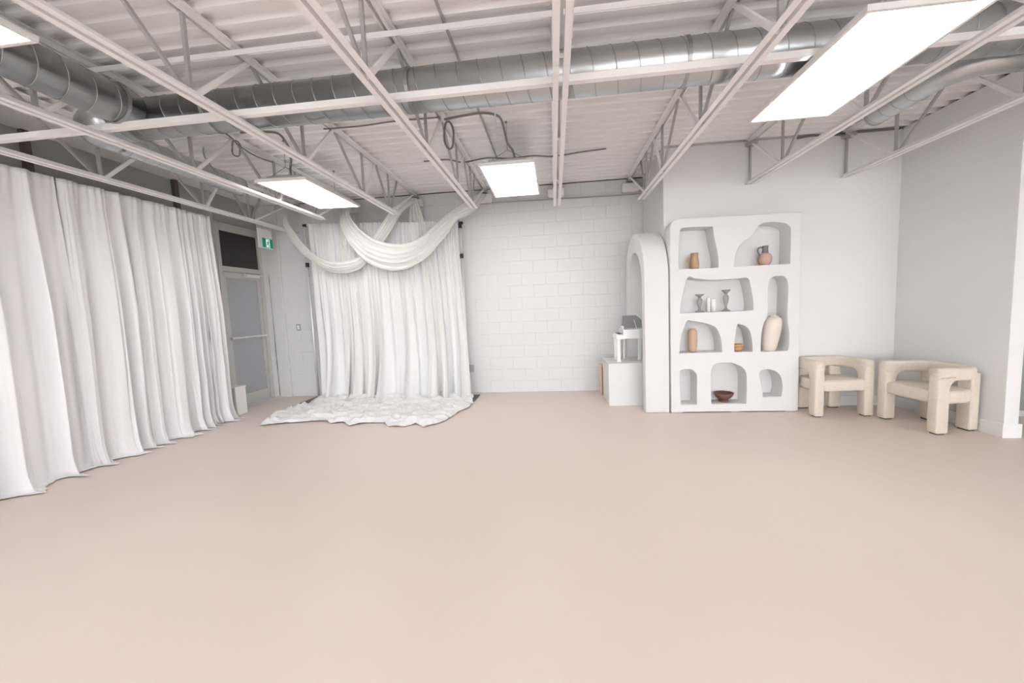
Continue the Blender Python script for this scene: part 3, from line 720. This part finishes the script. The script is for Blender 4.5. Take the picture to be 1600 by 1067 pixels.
# ================================================================== ARCH, PLINTH, PIANO
def arch_outline(c, r, zs, n=28, zb=0.0):
    return [(c - r, zb)] + [(c - r * math.cos(PI * k / n), zs + r * math.sin(PI * k / n)) for k in range(n + 1)] + [(c + r, zb)]
ac, ro, zs = 5.815, .648, 1.752
bm = bmesh.new()
outer = arch_outline(ac, ro, zs); inner = arch_outline(ac, .49, 1.645)
vo = [[bm.verts.new((x, y, z)) for y, z in outer] for x in (1.147, 1.447)]
vi = [[bm.verts.new((x, y, z)) for y, z in inner] for x in (1.147, 1.447)]
nn = len(outer)
for i in range(nn - 1):
    bm.faces.new([vo[0][i], vo[0][i + 1], vi[0][i + 1], vi[0][i]]); bm.faces.new([vo[1][i], vi[1][i], vi[1][i + 1], vo[1][i + 1]])
    bm.faces.new([vo[0][i], vo[1][i], vo[1][i + 1], vo[0][i + 1]]); bm.faces.new([vi[0][i], vi[0][i + 1], vi[1][i + 1], vi[1][i]])
for i in (0, nn - 1): bm.faces.new([vo[0][i], vi[0][i], vi[1][i], vo[1][i]])
tag(obj('plaster_arch', bm, M_plaster, bevel=.012), 'freestanding thick white arch beside the niche shelf', 'arch')
t = thing('display_plinth', 'white box plinth carrying the miniature piano', 'plinth', (1.03, 5.865, 0))
obj('body', rbox(-.30, .30, -.325, .325, 0, .585, .006), M_plaster, t); obj('top', rbox(-.303, .303, -.328, .328, .583, .602, .004), M_plaster, t)
t = thing('timber_stretcher', 'raw wooden frame leaning behind the white plinth', 'frame', (.90, 6.24, 0))
for n_, a in (('stile', (-.215, -.18, -.02, .02, 0, .50)), ('stile', (.18, .215, -.02, .02, 0, .50)), ('rail', (-.18, .18, -.02, .02, .465, .50)), ('rail', (-.18, .18, -.02, .02, 0, .035))):
    obj(n_, box(*a), M_wood, t, bevel=.003)
obj('backing', box(-.2, .2, .02, .026, .02, .48), M_wood, t)
t = thing('miniature_piano', 'miniature white grand piano with raised lid on plinth', 'piano', (1.09, 5.83, .604))
plan = [(-.20, -.18), (.0, -.18), (.12, -.17), (.20, -.10), (.215, 0), (.20, .12), (.15, .19), (.0, .20), (-.20, .20)]
def prism(pl, z0, z1, bev=0):
    bm = bmesh.new(); a = [bm.verts.new((x, y, z0)) for x, y in pl]; b = [bm.verts.new((x, y, z1)) for x, y in pl]
    bm.faces.new(a[::-1]); bm.faces.new(b)
    for i in range(len(pl)): bm.faces.new([a[i], a[(i + 1) % len(pl)], b[(i + 1) % len(pl)], b[i]])
    return bm
plan_s = [(p.x, p.y) for p in smooth_path([(a, b, 0) for a, b in plan], 3)]
obj('case', prism([(max(x, -.13), y) for x, y in plan_s], .33, .46), M_gloss, t, bevel=.004)
obj('key_bed', rbox(-.225, -.12, -.18, .20, .325, .385, .006), M_gloss, t)
kb = obj('keyboard', box(-.215, -.14, -.15, .17, .385, .393), M_trim, t)
for k in range(14): obj('black_key', box(-.19, -.14, -.14 + k * .022, -.13 + k * .022, .393, .40), M_plastic, kb)
obj('music_stand', prism([(-.115, -.1), (-.108, -.1), (-.108, .1), (-.115, .1)], .46, .505), M_gloss, t)
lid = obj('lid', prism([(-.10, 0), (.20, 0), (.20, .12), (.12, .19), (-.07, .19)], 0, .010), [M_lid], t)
lid.location = (0, .17, .462); lid.rotation_euler = (math.radians(72), 0, 0)
obj('prop_stick', tube(bmesh.new(), [(.09, .0, .46), (.09, .20, .585)], .004, 6), M_gloss, t)
for x, y in ((-.19, -.13), (-.19, .15), (.13, .02)):
    l = obj('leg', rbox(x - .024, x + .024, y - .024, y + .024, .022, .33, .006), M_gloss, t)
    obj('foot', rbox(x - .03, x + .03, y - .03, y + .03, 0, .024, .004), M_gloss, l)
bm = bmesh.new(); B(bm, -.10, -.085, -.01, .05, .03, .33); obj('pedal_lyre', bm, M_gloss, t)

# ================================================================== ARMCHAIRS
def sweep(path, wd, hg, rad, z0, seg=4):
    """rounded rectangle swept along a plan path; bottom at z0"""
    cs = []
    for cx, cz, a0 in ((wd / 2 - rad, hg - rad, 0), (-wd / 2 + rad, hg - rad, 90), (-wd / 2 + rad, rad, 180), (wd / 2 - rad, rad, 270)):
        for k in range(seg + 1):
            a = math.radians(a0 + 90 * k / seg); cs.append((cx + rad * math.cos(a), cz + rad * math.sin(a)))
    bm = bmesh.new(); rings = []; P = [Vector((x, y, 0)) for x, y in path]
    for i, p in enumerate(P):
        t_ = (P[min(i + 1, len(P) - 1)] - P[max(i - 1, 0)]).normalized(); nrm = Vector((t_.y, -t_.x, 0))
        rings.append([bm.verts.new(p + nrm * a + Vector((0, 0, z0 + b))) for a, b in cs])
    n_ = len(cs)
    for a, b in zip(rings[:-1], rings[1:]):
        for k in range(n_): bm.faces.new([a[k], a[(k + 1) % n_], b[(k + 1) % n_], b[k]])
    bm.faces.new(rings[0][::-1]); bm.faces.new(rings[-1])
    return bm
def armchair(label, loc, rz):
    t = thing('armchair', label, 'armchair', loc, rz, 'cream armchairs')
    W, Dp, th, R_ = .325, .255, .11, .17
    xo, yo = W - th / 2, Dp - th / 2
    path = [(-xo, -yo - .05)] + [(-xo, -yo + k * .06) for k in range(1, 4)]
    path += [(-xo + R_ - R_ * math.cos(a), yo - R_ + R_ * math.sin(a)) for a in [PI / 2 * k / 8 for k in range(9)]]
    path += [(xo - R_ + R_ * math.sin(a), yo - R_ + R_ * math.cos(a)) for a in [PI / 2 * k / 8 for k in range(9)]]
    path += [(xo, -yo + k * .06) for k in (3, 2, 1)] + [(xo, -yo - .05)]
    obj('back_band', sweep(path, th, .125, .03, .54), M_boucle, t, True)
    for s in (-1, 1):
        # front leg with a curved gusset into the arm
        prof = [(-Dp, .012), (-Dp, .60), (-Dp + .19, .60), (-Dp + .19, .545), (-Dp + .155, .53), (-Dp + .13, .50), (-Dp + .12, .46), (-Dp + .12, .012)]
        bm = bmesh.new(); x0, x1 = sorted((s * W, s * (W - .105)))
        a = [bm.verts.new((x0, y, z)) for y, z in prof]; b = [bm.verts.new((x1, y, z)) for y, z in prof]
        bm.faces.new(a); bm.faces.new(b[::-1])
        for i in range(len(prof)): bm.faces.new([a[i], b[i], b[(i + 1) % len(prof)], a[(i + 1) % len(prof)]])
        l = obj('leg', bm, M_boucle, t, True, bevel=.018)
        obj('foot_pad', box(x0 + .02, x1 - .02, -Dp + .02, -Dp + .1, 0, .014), M_plate, l)
        x0, x1 = sorted((s * .115, s * .255))
        l = obj('leg', rbox(x0, x1, Dp - .105, Dp - .01, .012, .60, .02), M_boucle, t, True)
        obj('foot_pad', box(x0 + .02, x1 - .02, Dp - .09, Dp - .03, 0, .014), M_plate, l)
    sp = [(-W + .05, -Dp + .012), (W - .05, -Dp + .012), (W - .02, -Dp + .1), (W - .02, .05), (W - .09, .19), (.1, Dp - .03), (-.1, Dp - .03), (-W + .09, .19), (-W + .02, .05), (-W + .02, -Dp + .1)]
    o = obj('seat', prism(sp, .305, .435), M_boucle, t, True, bevel=.025)
    return t
for_smooth = []
armchair('cream boucle armchair half hidden behind the niche shelf', (3.32, 5.125, 0), math.radians(2))
armchair('cream boucle armchair against the right stub wall', (3.945, 4.56, 0), math.radians(-84))

# glass panel glimpsed past the stub wall
t = thing('glass_partition', 'grey glass panel glimpsed past the end of the stub wall', 'glass panel', (4.95, 4.86, 0))
obj('pane', box(.03, 1.4, -.006, .006, .06, 2.1), M_glass, t)
bm = bmesh.new(); B(bm, 0, 1.43, -.02, .02, 0, .06); B(bm, 0, .03, -.02, .02, .06, 2.1); B(bm, 1.4, 1.43, -.02, .02, .06, 2.1); B(bm, 0, 1.43, -.02, .02, 2.1, 2.15)
obj('frame', bm, M_alu, t)
